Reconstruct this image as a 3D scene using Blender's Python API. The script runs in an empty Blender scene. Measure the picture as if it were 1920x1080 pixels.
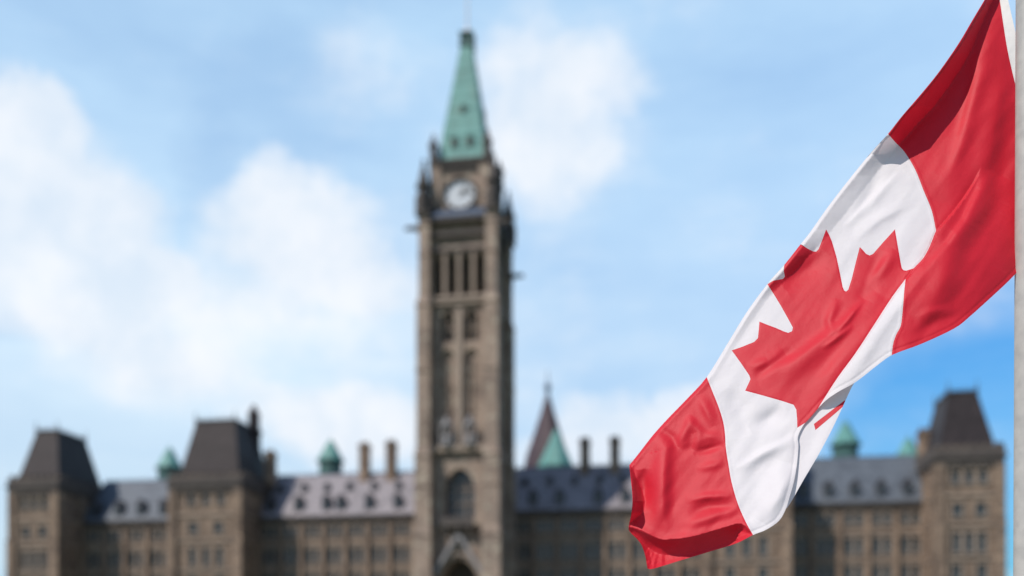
import bpy, bmesh, math, random
import numpy as np
from mathutils import Vector, Matrix, noise as mnoise
from mathutils.geometry import delaunay_2d_cdt
random.seed(7)
R = math.radians
C = bpy.context.scene.collection
scene = bpy.context.scene

# ------------------------------------------------------------------ camera
F = 1875.0                      # focal length in photo pixels (photo 1920 wide)
HOR = 1225.0                    # photo row of the horizon (level camera, shifted lens)
EYE = 1.7
cam_d = bpy.data.cameras.new('camera')
cam = bpy.data.objects.new('camera', cam_d); C.objects.link(cam)
cam.location = (0, 0, EYE); cam.rotation_euler = (R(90), 0, 0)
cam_d.sensor_width = 36.0
cam_d.lens = 36.0 * F / 1920.0
cam_d.shift_y = (HOR - 540.0) / 1920.0
cam_d.clip_start = 0.1; cam_d.clip_end = 6000
cam_d.dof.use_dof = True
cam_d.dof.focus_distance = 5.55
cam_d.dof.aperture_fstop = 0.58
scene.camera = cam

scene.view_settings.view_transform = 'Standard'
scene.view_settings.look = 'None'
scene.view_settings.exposure = 0.0
scene.view_settings.gamma = 1.0

# ------------------------------------------------------------------ sun and sky
SUN_AZ = 55.0      # degrees to the left of straight-behind-the-camera
SUN_EL = 47.0
to_sun = Vector((-math.sin(R(SUN_AZ))*math.cos(R(SUN_EL)), -math.cos(R(SUN_AZ))*math.cos(R(SUN_EL)), math.sin(R(SUN_EL))))
sl = bpy.data.lights.new('sun', 'SUN'); sl.energy = 4.4; sl.angle = R(0.5); sl.color = (1.0, 0.92, 0.84)
so = bpy.data.objects.new('sun', sl); C.objects.link(so)
so.rotation_euler = (-to_sun).to_track_quat('-Z', 'Y').to_euler()
so.location = to_sun * 50

world = bpy.data.worlds.new('World'); scene.world = world; world.use_nodes = True
WT = world.node_tree; WT.nodes.clear()
def wn(kind, **kw):
    n = WT.nodes.new(kind)
    for k, v in kw.items(): setattr(n, k, v)
    return n
def _set(sock, v):
    if hasattr(v, 'is_linked') or isinstance(v, bpy.types.NodeSocket): WT.links.new(v, sock)
    else: sock.default_value = v
def wm(op, a, b=None, c=None, clamp=False):
    n = wn('ShaderNodeMath', operation=op, use_clamp=clamp)
    _set(n.inputs[0], a)
    if b is not None: _set(n.inputs[1], b)
    if c is not None: _set(n.inputs[2], c)
    return n.outputs[0]
def wss(v, lo, hi):
    n = wn('ShaderNodeMapRange', interpolation_type='SMOOTHSTEP')
    _set(n.inputs['Value'], v); n.inputs['From Min'].default_value = lo; n.inputs['From Max'].default_value = hi
    return n.outputs['Result']
def wmix(f, a, b):
    n = wn('ShaderNodeMix', data_type='RGBA')
    _set(n.inputs[0], f); _set(n.inputs[6], a); _set(n.inputs[7], b)
    return n.outputs[2]
tc = wn('ShaderNodeTexCoord')
sep = wn('ShaderNodeSeparateXYZ'); WT.links.new(tc.outputs['Generated'], sep.inputs[0])
az = wm('ARCTAN2', sep.outputs[0], sep.outputs[1])
el = wm('ARCSINE', sep.outputs[2])
def wnoise(scale, detail, rough, off, vec=None):
    m = wn('ShaderNodeMapping'); m.inputs['Location'].default_value = off
    WT.links.new(vec or tc.outputs['Generated'], m.inputs[0])
    n = wn('ShaderNodeTexNoise'); n.inputs['Scale'].default_value = scale
    n.inputs['Detail'].default_value = detail; n.inputs['Roughness'].default_value = rough
    WT.links.new(m.outputs[0], n.inputs['Vector']); return n.outputs['Fac']
def sky_dir(x, y):
    v = Vector((x-960, F, HOR-y)).normalized()
    return math.atan2(v.x, v.y), math.asin(v.z)
n1 = wnoise(7, 6, .58, (3.1, .4, 1.7)); n2 = wnoise(7, 6, .58, (9.2, 5.4, 2.2))
n5m = wn('ShaderNodeMapping'); n5m.inputs['Rotation'].default_value = (.3, R(28), .2); n5m.inputs['Scale'].default_value = (1.6, 1.6, 6.0)
WT.links.new(tc.outputs['Generated'], n5m.inputs[0]); n5 = wnoise(2.6, 7, .6, (4.4, 1.9, .6), n5m.outputs[0])
n3 = wnoise(3.2, 5, .55, (1.3, 7.4, 4.0)); n4 = wnoise(16, 7, .6, (0.3, 2.2, 8.8))
az2 = wm('ADD', az, wm('MULTIPLY', wm('SUBTRACT', n1, .5), .11))
el2 = wm('ADD', el, wm('MULTIPLY', wm('SUBTRACT', n2, .5), .11))
def blob(x, y, rx, ry, amp=1.0, a_=az2, e_=el2):
    a0, e0 = sky_dir(x, y); a1, _ = sky_dir(x+rx, y); _, e1 = sky_dir(x, y-ry)
    da = wm('DIVIDE', wm('SUBTRACT', a_, a0), abs(a1-a0)); de = wm('DIVIDE', wm('SUBTRACT', e_, e0), abs(e1-e0))
    d2 = wm('ADD', wm('MULTIPLY', da, da), wm('MULTIPLY', de, de))
    return wm('MULTIPLY', wm('SUBTRACT', 1.0, d2, clamp=True), amp)
def total(l):
    s = l[0]
    for q in l[1:]: s = wm('ADD', s, q)
    return s
# cumulus heaps by direction (azimuth / elevation)
cum = total([blob(50, 330, 220, 190, 1.0), blob(180, 400, 140, 130, .8), blob(60, 500, 330, 160, .7), blob(45, 215, 110, 95, .9), blob(270, 520, 120, 90, .5),
             blob(530, 430, 210, 110, 1.0), blob(545, 345, 115, 85, .95), blob(690, 520, 170, 70, .55), blob(430, 540, 330, 90, .5), blob(300, 640, 300, 90, .4),
             blob(990, 170, 120, 150, .6), blob(1130, 140, 130, 100, .55), blob(1030, 290, 150, 130, .55), blob(720, 110, 150, 110, .25), blob(300, 600, 560, 240, .26), blob(1040, 230, 260, 280, .32), blob(860, 620, 500, 260, .22),
             blob(640, 800, 230, 90, .95), blob(1130, 805, 150, 85, 1.0), blob(1270, 780, 110, 60, .75), blob(300, 720, 260, 90, .5), blob(1010, 860, 120, 70, .6)])
cumd = wss(wm('ADD', cum, wm('ADD', wm('MULTIPLY', wm('SUBTRACT', n4, .5), .8), wm('MULTIPLY', wm('SUBTRACT', n5, .5), .9))), .0, .95)
# thin high veil: thick to the left and ahead, gone low on the right
gap = total([blob(1800, 790, 460, 330, 1.0), blob(1900, 900, 520, 280, .7)])
left = wss(az, .45, -.45)
low = wss(el, .60, .10)
dim = total([blob(370, 300, 90, 160, .08), blob(560, 190, 260, 150, .10), blob(300, 60, 280, 160, .06), blob(70, 620, 150, 50, .2)])
veil = total([wm('MULTIPLY', left, .06), wm('MULTIPLY', low, .15), wm('MULTIPLY', wm('SUBTRACT', n3, .5), .28), blob(350, 640, 560, 230, .22, az, el), .53])
veil = wm('ADD', wm('SUBTRACT', veil, dim), wm('MULTIPLY', wm('SUBTRACT', n5, .5), .34))
veil = wm('SUBTRACT', veil, wm('MULTIPLY', wss(wm('ADD', gap, wm('MULTIPLY', wm('SUBTRACT', n5, .5), .5)), .0, .85), .55))
veil = wm('MINIMUM', wm('MAXIMUM', veil, 0.04), .86)
clear = wm('MAXIMUM', wss(el, .62, 1.0), wss(wm('ABSOLUTE', az), .65, 1.2))   # unseen sky overhead and behind dimmed and retinted to deepen and neutralise shadows
veil = wm('MULTIPLY', veil, wm('SUBTRACT', 1.0, wm('MULTIPLY', clear, .8)))
sky = wn('ShaderNodeTexSky', sky_type='NISHITA')
sky.sun_disc = False; sky.sun_elevation = R(SUN_EL); sky.sun_rotation = R(180+SUN_AZ)
sky.air_density = 1.0; sky.dust_density = 0.3; sky.ozone_density = 2.0
lowmap = wn('ShaderNodeMapping', vector_type='VECTOR'); lowmap.inputs['Scale'].default_value = (1, 1, .5)
WT.links.new(tc.outputs['Generated'], lowmap.inputs[0]); WT.links.new(lowmap.outputs[0], sky.inputs[0])
tint = wn('ShaderNodeMix', data_type='RGBA', blend_type='MULTIPLY'); tint.inputs[0].default_value = 1
WT.links.new(sky.outputs[0], tint.inputs[6]); WT.links.new(wmix(clear, (.14, .56, 1.0, 1), (.50, .56, .72, 1)), tint.inputs[7])
STR = 0.12
def w_rgb(r, g, b): return (r/STR, g/STR, b/STR, 1)
c1 = wmix(veil, tint.outputs[2], wmix(low, w_rgb(.755, 1.02, 1.20), w_rgb(.80, .93, 1.03)))
shade = wss(wm('ADD', wm('MULTIPLY', n1, .7), wm('MULTIPLY', n4, .5)), .42, .74)
ccol = wmix(shade, w_rgb(.74, .84, .96), w_rgb(.96, .98, 1.02))
c2 = wmix(wm('MULTIPLY', cumd, .88), c1, ccol)
bg = wn('ShaderNodeBackground'); bg.inputs['Strength'].default_value = STR
WT.links.new(c2, bg.inputs['Color'])
wo = wn('ShaderNodeOutputWorld'); WT.links.new(bg.outputs[0], wo.inputs[0])

# ------------------------------------------------------------------ materials
def new_mat(name):
    m = bpy.data.materials.new(name); m.use_nodes = True
    t = m.node_tree; b = t.nodes['Principled BSDF']
    return m, t, b
def mix_rgb(t, f, a, b, mode='MIX'):
    n = t.nodes.new('ShaderNodeMix'); n.data_type = 'RGBA'; n.blend_type = mode
    for s, v in ((n.inputs[0], f), (n.inputs[6], a), (n.inputs[7], b)):
        if isinstance(v, bpy.types.NodeSocket): t.links.new(v, s)
        else: s.default_value = v if not isinstance(v, tuple) else (*v[:3], 1)
    return n.outputs[2]
def noise_fac(t, scale, detail=5, lo=.3, hi=.7, vec=None):
    n = t.nodes.new('ShaderNodeTexNoise'); n.inputs['Scale'].default_value = scale; n.inputs['Detail'].default_value = detail
    if vec is None:
        c = t.nodes.new('ShaderNodeTexCoord'); vec = c.outputs['Object']
    t.links.new(vec, n.inputs['Vector'])
    r = t.nodes.new('ShaderNodeMapRange'); r.inputs[1].default_value = lo; r.inputs[2].default_value = hi
    t.links.new(n.outputs['Fac'], r.inputs[0]); return r.outputs[0]
def streaks(t, sx, sz, lo=.45, hi=.75):
    c = t.nodes.new('ShaderNodeTexCoord'); m = t.nodes.new('ShaderNodeMapping'); m.inputs['Scale'].default_value = (sx, sx, sz)
    t.links.new(c.outputs['Object'], m.inputs[0]); return noise_fac(t, 1.0, 6, lo, hi, m.outputs[0])
def wall_vec(t):
    c = t.nodes.new('ShaderNodeTexCoord'); s = t.nodes.new('ShaderNodeSeparateXYZ'); t.links.new(c.outputs['Object'], s.inputs[0])
    a = t.nodes.new('ShaderNodeMath'); t.links.new(s.outputs[0], a.inputs[0]); t.links.new(s.outputs[1], a.inputs[1])
    k = t.nodes.new('ShaderNodeCombineXYZ'); t.links.new(a.outputs[0], k.inputs[0]); t.links.new(s.outputs[2], k.inputs[1])
    return k.outputs[0]
def bump(t, b, h, strength=.3, dist=.02):
    n = t.nodes.new('ShaderNodeBump'); n.inputs['Strength'].default_value = strength; n.inputs['Distance'].default_value = dist
    t.links.new(h, n.inputs['Height']); t.links.new(n.outputs[0], b.inputs['Normal'])
def stone(name, c1, c2, mortar, dirty):
    m, t, b = new_mat(name)
    br = t.nodes.new('ShaderNodeTexBrick'); t.links.new(wall_vec(t), br.inputs['Vector'])
    br.inputs['Color1'].default_value = (*c1, 1); br.inputs['Color2'].default_value = (*c2, 1); br.inputs['Mortar'].default_value = (*mortar, 1)
    br.inputs['Scale'].default_value = 1.0; br.inputs['Brick Width'].default_value = .95; br.inputs['Row Height'].default_value = .42
    br.inputs['Mortar Size'].default_value = .012; br.inputs['Bias'].default_value = 0.0
    c = mix_rgb(t, noise_fac(t, .28, 6, .38, .72), br.outputs['Color'], dirty, 'MIX')
    c = mix_rgb(t, noise_fac(t, 2.0, 5, .2, .8), c, (.72, .72, .74), 'MULTIPLY')
    c = mix_rgb(t, streaks(t, .9, .16), c, (.62, .60, .59), 'MULTIPLY')
    c = mix_rgb(t, noise_fac(t, .9, 4, .55, .75), c, tuple(min(q*1.3, .5) for q in c1))
    t.links.new(c, b.inputs['Base Color']); b.inputs['Roughness'].default_value = .9
    bump(t, b, br.outputs['Fac'], .4, -.03); return m
def plain(name, c1, c2, rough=.6, scale=1.0, metal=0.0, spec=.5):
    m, t, b = new_mat(name)
    t.links.new(mix_rgb(t, noise_fac(t, scale), c1, c2), b.inputs['Base Color'])
    b.inputs['Roughness'].default_value = rough; b.inputs['Metallic'].default_value = metal
    b.inputs['Specular IOR Level'].default_value = spec; return m
def slates(name, c1, c2, rough=.45):
    m, t, b = new_mat(name)
    br = t.nodes.new('ShaderNodeTexBrick'); t.links.new(wall_vec(t), br.inputs['Vector'])
    br.inputs['Color1'].default_value = (*c1, 1); br.inputs['Color2'].default_value = (*c2, 1); br.inputs['Mortar'].default_value = (*[q*.5 for q in c1], 1)
    br.inputs['Brick Width'].default_value = .4; br.inputs['Row Height'].default_value = .28; br.inputs['Scale'].default_value = 1; br.inputs['Mortar Size'].default_value = .01
    c = mix_rgb(t, noise_fac(t, .5, 6, .3, .75), br.outputs['Color'], tuple(q*.7 for q in c2))
    c = mix_rgb(t, streaks(t, 1.4, .25), c, (.62, .62, .62), 'MULTIPLY')
    t.links.new(c, b.inputs['Base Color']); b.inputs['Roughness'].default_value = rough
    bump(t, b, br.outputs['Fac'], .3, -.02); return m
M = {}
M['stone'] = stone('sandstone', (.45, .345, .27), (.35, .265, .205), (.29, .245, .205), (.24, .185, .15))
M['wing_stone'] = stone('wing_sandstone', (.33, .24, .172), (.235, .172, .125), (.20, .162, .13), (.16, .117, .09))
M['trim'] = plain('dressed_stone', (.33, .265, .215), (.25, .20, .16), .85, 1.2)
M['dark_stone'] = plain('weathered_stone', (.105, .09, .08), (.06, .052, .05), .9, .8)
M['pale_stone'] = plain('carved_pale_stone', (.30, .295, .30), (.20, .195, .20), .85, 2)
M['copper'] = plain('copper_patina', (.085, .26, .24), (.12, .315, .285), .6, .5)
_t = M['copper'].node_tree; _b = _t.nodes['Principled BSDF']; _c = _b.inputs['Base Color'].links[0].from_socket
_c = mix_rgb(_t, streaks(_t, 1.6, .12, .42, .72), _c, (.62, .66, .66), 'MULTIPLY'); _c = mix_rgb(_t, noise_fac(_t, .8, 5, .58, .8), _c, (.11, .12, .09)); _t.links.new(_c, _b.inputs['Base Color'])
M['copper_dark'] = plain('dark_copper', (.045, .11, .105), (.07, .17, .15), .55, 1)
M['slate'] = slates('sunlit_tone_slate', (.36, .325, .34), (.27, .25, .265))  # common roof slate with the sun glint put into a paler colour
M['skylit_slate'] = slates('skylit_tone_slate', (.145, .168, .195), (.11, .13, .155))  # same slate again, sky reflection put into a darker, bluer colour
M['mansard'] = slates('brown_slate', (.048, .038, .04), (.035, .029, .031), .6)
M['mansard'].node_tree.nodes['Principled BSDF'].inputs['Specular IOR Level'].default_value = .2
M['red_slate'] = slates('maroon_slate', (.085, .045, .055), (.06, .036, .044), .6)
M['lead'] = plain('lead_sheet', (.09, .12, .17), (.06, .085, .13), .45, 1)
M['iron'] = plain('black_iron', (.03, .03, .033), (.05, .05, .05), .5, 3)
M['dormer'] = plain('dormer_sheet', (.05, .045, .055), (.035, .033, .04), .6, 2)
M['glass'] = plain('window_glass', (.03, .038, .045), (.06, .075, .085), .12, .35)
M['louvre'] = plain('dark_louvres', (.055, .048, .042), (.08, .07, .06), .8, 2)
M['frame'] = plain('painted_frame', (.20, .21, .20), (.15, .16, .155), .6, 3)
M['dial'] = plain('opal_dial', (.72, .76, .80), (.62, .66, .71), .35, 1)
M['gold'] = plain('dark_bronze', (.05, .045, .04), (.08, .07, .055), .4, 2)
M['white_paint'] = plain('white_mast_paint', (.74, .68, .70), (.66, .62, .64), .4, 2)

# ------------------------------------------------------------------ mesh helpers
def link(name, bm, mat, parent=None, smooth=False):
    bmesh.ops.recalc_face_normals(bm, faces=bm.faces)
    me = bpy.data.meshes.new(name); bm.to_mesh(me); bm.free()
    me.materials.append(mat)
    if smooth:
        for p in me.polygons: p.use_smooth = True
    o = bpy.data.objects.new(name, me); C.objects.link(o)
    if parent: o.parent = parent
    return o
def share(name, me, parent, loc, rz=0):
    o = bpy.data.objects.new(name, me); C.objects.link(o); o.parent = parent
    o.location = loc; o.rotation_euler = (0, 0, rz); return o
def tag(o, label, cat, group=None):
    o['label'] = label; o['category'] = cat
    if group: o['group'] = group
    return o
def box(bm, x0, x1, y0, y1, z0, z1, M4=None):
    vs = [bm.verts.new((x, y, z)) for z in (z0, z1) for x, y in ((x0, y0), (x1, y0), (x1, y1), (x0, y1))]
    for f in ((3, 2, 1, 0), (4, 5, 6, 7), (0, 1, 5, 4), (1, 2, 6, 5), (2, 3, 7, 6), (3, 0, 4, 7)): bm.faces.new([vs[i] for i in f])
    if M4 is not None: bmesh.ops.transform(bm, matrix=M4, verts=vs)
    return vs
def frustum(bm, cx, cy, z0, z1, r0, r1, n=4, ry0=None, ry1=None, rot=None):
    """n-sided tapered prism; for n=4 r is the half width"""
    if rot is None: rot = math.pi/n
    k = 1/math.cos(math.pi/n)
    lo = [bm.verts.new((cx+r0*k*math.cos(rot+2*math.pi*i/n), cy+(ry0 or r0)*k*math.sin(rot+2*math.pi*i/n), z0)) for i in range(n)]
    bm.faces.new(lo[::-1])
    if r1 <= 1e-6:
        t = bm.verts.new((cx, cy, z1))
        for i in range(n): bm.faces.new((lo[i], lo[(i+1) % n], t))
    else:
        hi = [bm.verts.new((cx+r1*k*math.cos(rot+2*math.pi*i/n), cy+(ry1 or r1)*k*math.sin(rot+2*math.pi*i/n), z1)) for i in range(n)]
        for i in range(n): bm.faces.new((lo[i], lo[(i+1) % n], hi[(i+1) % n], hi[i]))
        bm.faces.new(hi)
def arch_curve(a, b, z_spring, z_top, n=7):
    """pointed arch from (a, spring) over the apex to (b, spring)"""
    c = (a+b)/2; w = (b-a)/2; pts = []
    for i in range(n+1):
        t = i/n; pts.append((a+w*(1-math.cos(t*math.pi/2*.86)/1)/(1-math.cos(math.pi/2*.86)), z_spring+(z_top-z_spring)*math.sin(t*math.pi/2*.86)/math.sin(math.pi/2*.86)))
    return pts + [(2*c-p, q) for p, q in reversed(pts[:-1])]
def facade(bm, s0, s1, z0, z1, y, ops, depth=.45, M4=None):
    """wall sheet with real openings: ops = (a, b, z0, z1, arch_rise)"""
    start = len(bm.verts)
    xs = sorted({s0, s1, *[o[0] for o in ops], *[o[1] for o in ops]}); zs = sorted({z0, z1, *[o[2] for o in ops], *[o[3] for o in ops]})
    new = []
    V = {}
    def v(x, z, yy=None):
        k = (round(x, 4), round(z, 4), yy)
        if k not in V:
            V[k] = bm.verts.new((x, y if yy is None else yy, z)); new.append(V[k])
        return V[k]
    for i in range(len(xs)-1):
        for j in range(len(zs)-1):
            cx, cz = (xs[i]+xs[i+1])/2, (zs[j]+zs[j+1])/2
            if any(o[0] < cx < o[1] and o[2] < cz < o[3] for o in ops): continue
            bm.faces.new((v(xs[i], zs[j]), v(xs[i+1], zs[j]), v(xs[i+1], zs[j+1]), v(xs[i], zs[j+1])))
    for o in ops:
        a, b, c, d = o[:4]; rise = o[4] if len(o) > 4 else 0; dp = o[5] if len(o) > 5 else depth
        sp = d-rise
        curve = arch_curve(a, b, sp, d) if rise else [(a, d), (b, d)]
        path = [(a, c)] + curve + [(b, c)]
        fr = [bm.verts.new((p, y, q)) for p, q in path]; bk = [bm.verts.new((p, y+dp, q)) for p, q in path]; new.extend(fr+bk)
        for i in range(len(path)):
            j = (i+1) % len(path); bm.faces.new((fr[i], fr[j], bk[j], bk[i]))
        if rise:
            h = len(curve)//2
            for part, corner in ((curve[:h+1], (a, d)), (curve[h:], (b, d))):
                cv = bm.verts.new((corner[0], y, corner[1])); new.append(cv)
                pv = [bm.verts.new((p, y, q)) for p, q in part]; new.extend(pv)
                for i in range(len(pv)-1): bm.faces.new((cv, pv[i], pv[i+1]))
    if M4 is not None: bmesh.ops.transform(bm, matrix=M4, verts=new)

# ------------------------------------------------------------------ placing the parliament
YAW = R(10.0)
ORG = Vector((-6.45, 163.0, 0))                    # facade plane on the tower axis
E = Vector((math.cos(YAW), -math.sin(YAW), 0)); N = Vector((math.sin(YAW), math.cos(YAW), 0))
def wpt(s, l, z=0): return ORG + E*s + N*l + Vector((0, 0, z))
def S(px, l):                                      # photo column on the plane l -> distance along the facade
    k = (px-960)/F
    return (k*(ORG.y+l*math.cos(YAW)) - ORG.x - l*math.sin(YAW)) / (math.cos(YAW)+k*math.sin(YAW))
def H(py, s, l): return EYE + (HOR-py)/F*wpt(s, l).y
def thing(name, s, l, label, cat, group=None):
    o = bpy.data.objects.new(name, None); C.objects.link(o); o.empty_display_size = 1
    o.location = wpt(s, l); o.rotation_euler = (0, 0, -YAW)
    return tag(o, label, cat, group)

# ------------------------------------------------------------------ ground
def sheet(name, pts, z, mat):
    bm = bmesh.new(); bm.faces.new([bm.verts.new((x, y, z)) for x, y in pts])
    o = link(name, bm, mat); o['kind'] = 'structure'; return o
grass_m = plain('lawn_grass', (.045, .085, .022), (.07, .11, .035), .95, 3)
pave_m = plain('path_paving', (.30, .28, .26), (.22, .21, .20), .9, 2)
sheet('lawn', [(-2500, -300), (2500, -300), (2500, 4000), (-2500, 4000)], 0, grass_m)
p0, p1, p2, p3 = wpt(-5, -13.6), wpt(5, -13.6), Vector((6, 14, 0)), Vector((-2, 14, 0))
sheet('path', [(p3.x, p3.y), (p2.x, p2.y), (p1.x, p1.y), (p0.x, p0.y)], .004, pave_m)
sheet('forecourt', [tuple(wpt(-85, -19).xy), tuple(wpt(85, -19).xy), tuple(wpt(85, -9).xy), tuple(wpt(-85, -9).xy)], .008, pave_m)
sheet('plaza', [(-9, -4), (9, -4), (9, 14), (-9, 14)], .012, pave_m)

# ------------------------------------------------------------------ clock tower
TW = thing('clock_tower', .85, -7.6, 'tall sandstone gothic clock tower with green copper spire', 'clock tower')
TW.scale = (1.08, 1.26, .985)
HW = 4.3
rots = [Matrix.Rotation(k*math.pi/2, 4, 'Z') for k in range(4)]
ops = []
for c in (-3.05, -1.02, 1.02, 3.05): ops.append((c-.66, c+.66, 56.4, 62.4, .9, .9))
for c in (-1.65, 1.65):
    ops.append((c-.95, c+.95, 49.2, 54.0, 1.4, .9))
    ops.append((c-.95, c+.95, 35.2, 48.2, 1.4, .55))
ops_front = ops + [(-2.05, 2.05, 22.0, 30.0, 3.2, 1.4), (-2.9, 2.9, 0.05, 16.4, 4.2, 3.2)]
ops_side = ops + [(-2.05, 2.05, 22.0, 30.0, 3.2, 1.4)]
bm = bmesh.new()
for k, m in enumerate(rots): facade(bm, -HW, HW, 0, 69, -HW, ops_front if k == 0 else ops_side, .6, m)
box(bm, -HW+.02, HW-.02, -HW+.02, HW-.02, 68.9, 69.0)
link('shaft', bm, M['stone'], TW)
# blind backs and glazing behind the openings
bm = bmesh.new()
for m in rots:
    for c in (-1.65, 1.65): box(bm, c-1.05, c+1.05, -HW+.54, -HW+.7, 35.1, 48.3, m)
link('blind_panel', bm, M['stone'], TW)
for k, m in enumerate(rots):
    for c in (-3.05, -1.02, 1.02, 3.05):
        bm = bmesh.new(); box(bm, c-.75, c+.75, -HW+.75, -HW+.95, 56.3, 62.5, m)
        for i in range(9): box(bm, c-.66, c+.66, -HW+.35, -HW+.8, 56.7+i*.62, 56.76+i*.62, m)
        link('belfry_louvre', bm, M['louvre'], TW)
    for c in (-1.65, 1.65):
        bm = bmesh.new(); box(bm, c-1.05, c+1.05, -HW+.8, -HW+.95, 49.1, 54.1, m); w = link('window', bm, M['louvre'], TW)
        bm = bmesh.new(); box(bm, c-.09, c+.09, -HW+.45, -HW+.75, 49.2, 53.9, m); box(bm, c-.95, c-.09, -HW+.5, -HW+.7, 51.3, 51.5, m); box(bm, c+.09, c+.95, -HW+.5, -HW+.7, 51.3, 51.5, m)
        link('mullion', bm, M['trim'], w)
        # carved spandrel panel and slim mullion in the blind lancet
    bm = bmesh.new()
    for c in (-1.65, 1.65):
        box(bm, c-.95, c+.95, -HW+.2, -HW+.5, 47.0, 49.2, m) if False else None
        box(bm, c-.08, c+.08, -HW+.3, -HW+.53, 35.2, 46.6, m)
        for zz in (38.8, 42.4): box(bm, c-.95, c-.08, -HW+.36, -HW+.53, zz, zz+.16, m); box(bm, c+.08, c+.95, -HW+.36, -HW+.53, zz, zz+.16, m)
    link('lancet_tracery', bm, M['stone'], TW)
    bm = bmesh.new(); box(bm, -2.15, 2.15, -HW+1.3, -HW+1.45, 21.9, 30.1, m); w = link('arched_window', bm, M['glass'], TW)
    bm = bmesh.new()
    for c in (-.68, .68): box(bm, c-.09, c+.09, -HW+1.0, -HW+1.28, 22.0, 28.6, m)
    for zz in (24.6, 26.9): box(bm, -2.05, 2.05, -HW+1.06, -HW+1.24, zz, zz+.14, m)
    link('mullion', bm, M['trim'], w)
bm = bmesh.new(); box(bm, -3.0, 3.0, -HW+3.0, -HW+3.3, 0, 16.6); link('portal_door', bm, M['louvre'], TW)
# pilaster between lancets and corner strips
bm = bmesh.new()
for m in rots:
    box(bm, -.42, .42, -HW-.25, -HW-.002, 33.6, 54.8, m)
    for c in (-2.03, 0, 2.03): box(bm, c-.2, c+.2, -HW-.4, -HW-.002, 56.05, 62.6, m)
link('pilaster', bm, M['trim'], TW)
# string courses and cornices
for z0, z1, pr in ((20.9, 21.5, .55), (32.4, 33.3, .7), (54.8, 55.3, .5), (55.5, 56.0, .65), (62.8, 63.3, .45), (65.1, 65.7, .6), (67.2, 67.9, .95)):
    bm = bmesh.new()
    for m in rots: box(bm, -HW, HW, -HW-pr, -HW-.003, z0, z1, m)
    link('string_course', bm, M['trim'] if z0 < 60 else M['dark_stone'], TW)
bm = bmesh.new(); frustum(bm, 0, 0, 67.9, 69.5, HW+1.0, 4.15); link('lead_skirt', bm, M['lead'], TW)
# corner buttresses with weathered set-offs, each with a pinnacle
stages = [(0, 21, 6.1, 3.55), (21, 33, 5.95, 3.7), (33, 56, 5.75, 3.85), (56, 68.2, 5.5, 4.0)]
for sx in (-1, 1):
    for sy in (-1, 1):
        bm = bmesh.new()
        for i, (z0, z1, o_, i_) in enumerate(stages):
            c, h = (o_+i_)/2, (o_-i_)/2
            if i < 3:
                o2, i2 = stages[i+1][2:]; h2 = (o2-i2)/2; c2 = (o2+i2)/2
                frustum(bm, sx*c, sy*c, z0, z1-1.2, h, h)
                lo = [bm.verts.new((sx*c+a*h, sy*c+b*h, z1-1.199)) for a, b in ((-1, -1), (1, -1), (1, 1), (-1, 1))]
                hi = [bm.verts.new((sx*c2+a*h2, sy*c2+b*h2, z1+.001)) for a, b in ((-1, -1), (1, -1), (1, 1), (-1, 1))]
                for q in range(4): bm.faces.new((lo[q], lo[(q+1) % 4], hi[(q+1) % 4], hi[q]))
            else: frustum(bm, sx*c, sy*c, z0, z1, h, h)
            # thin bands and a slim colonette down the outer faces
            for zz in ((z0+z1)/2, z1-1.5): frustum(bm, sx*c, sy*c, zz, zz+.3, h+.1, h+.1)
        b = link('buttress', bm, M['stone'], TW)
        bm = bmesh.new(); c = 4.95
        frustum(bm, sx*c, sy*c, 68.2, 68.9, .95, .95); frustum(bm, sx*c, sy*c, 68.9, 72.6, .8, .72, 8); frustum(bm, sx*c, sy*c, 72.6, 73.0, 1.0, 1.0, 8)
        frustum(bm, sx*c, sy*c, 73.0, 77.0, .8, 0.08, 8); frustum(bm, sx*c, sy*c, 76.6, 76.9, .22, .22, 8)
        for a, d in ((.95, 0), (-.95, 0), (0, .95), (0, -.95)):
            frustum(bm, sx*c+a, sy*c+d, 68.9, 70.6, .2, .18); frustum(bm, sx*c+a, sy*c+d, 70.6, 72.0, .24, .02)
        link('pinnacle', bm, M['dark_stone'], b)
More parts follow.
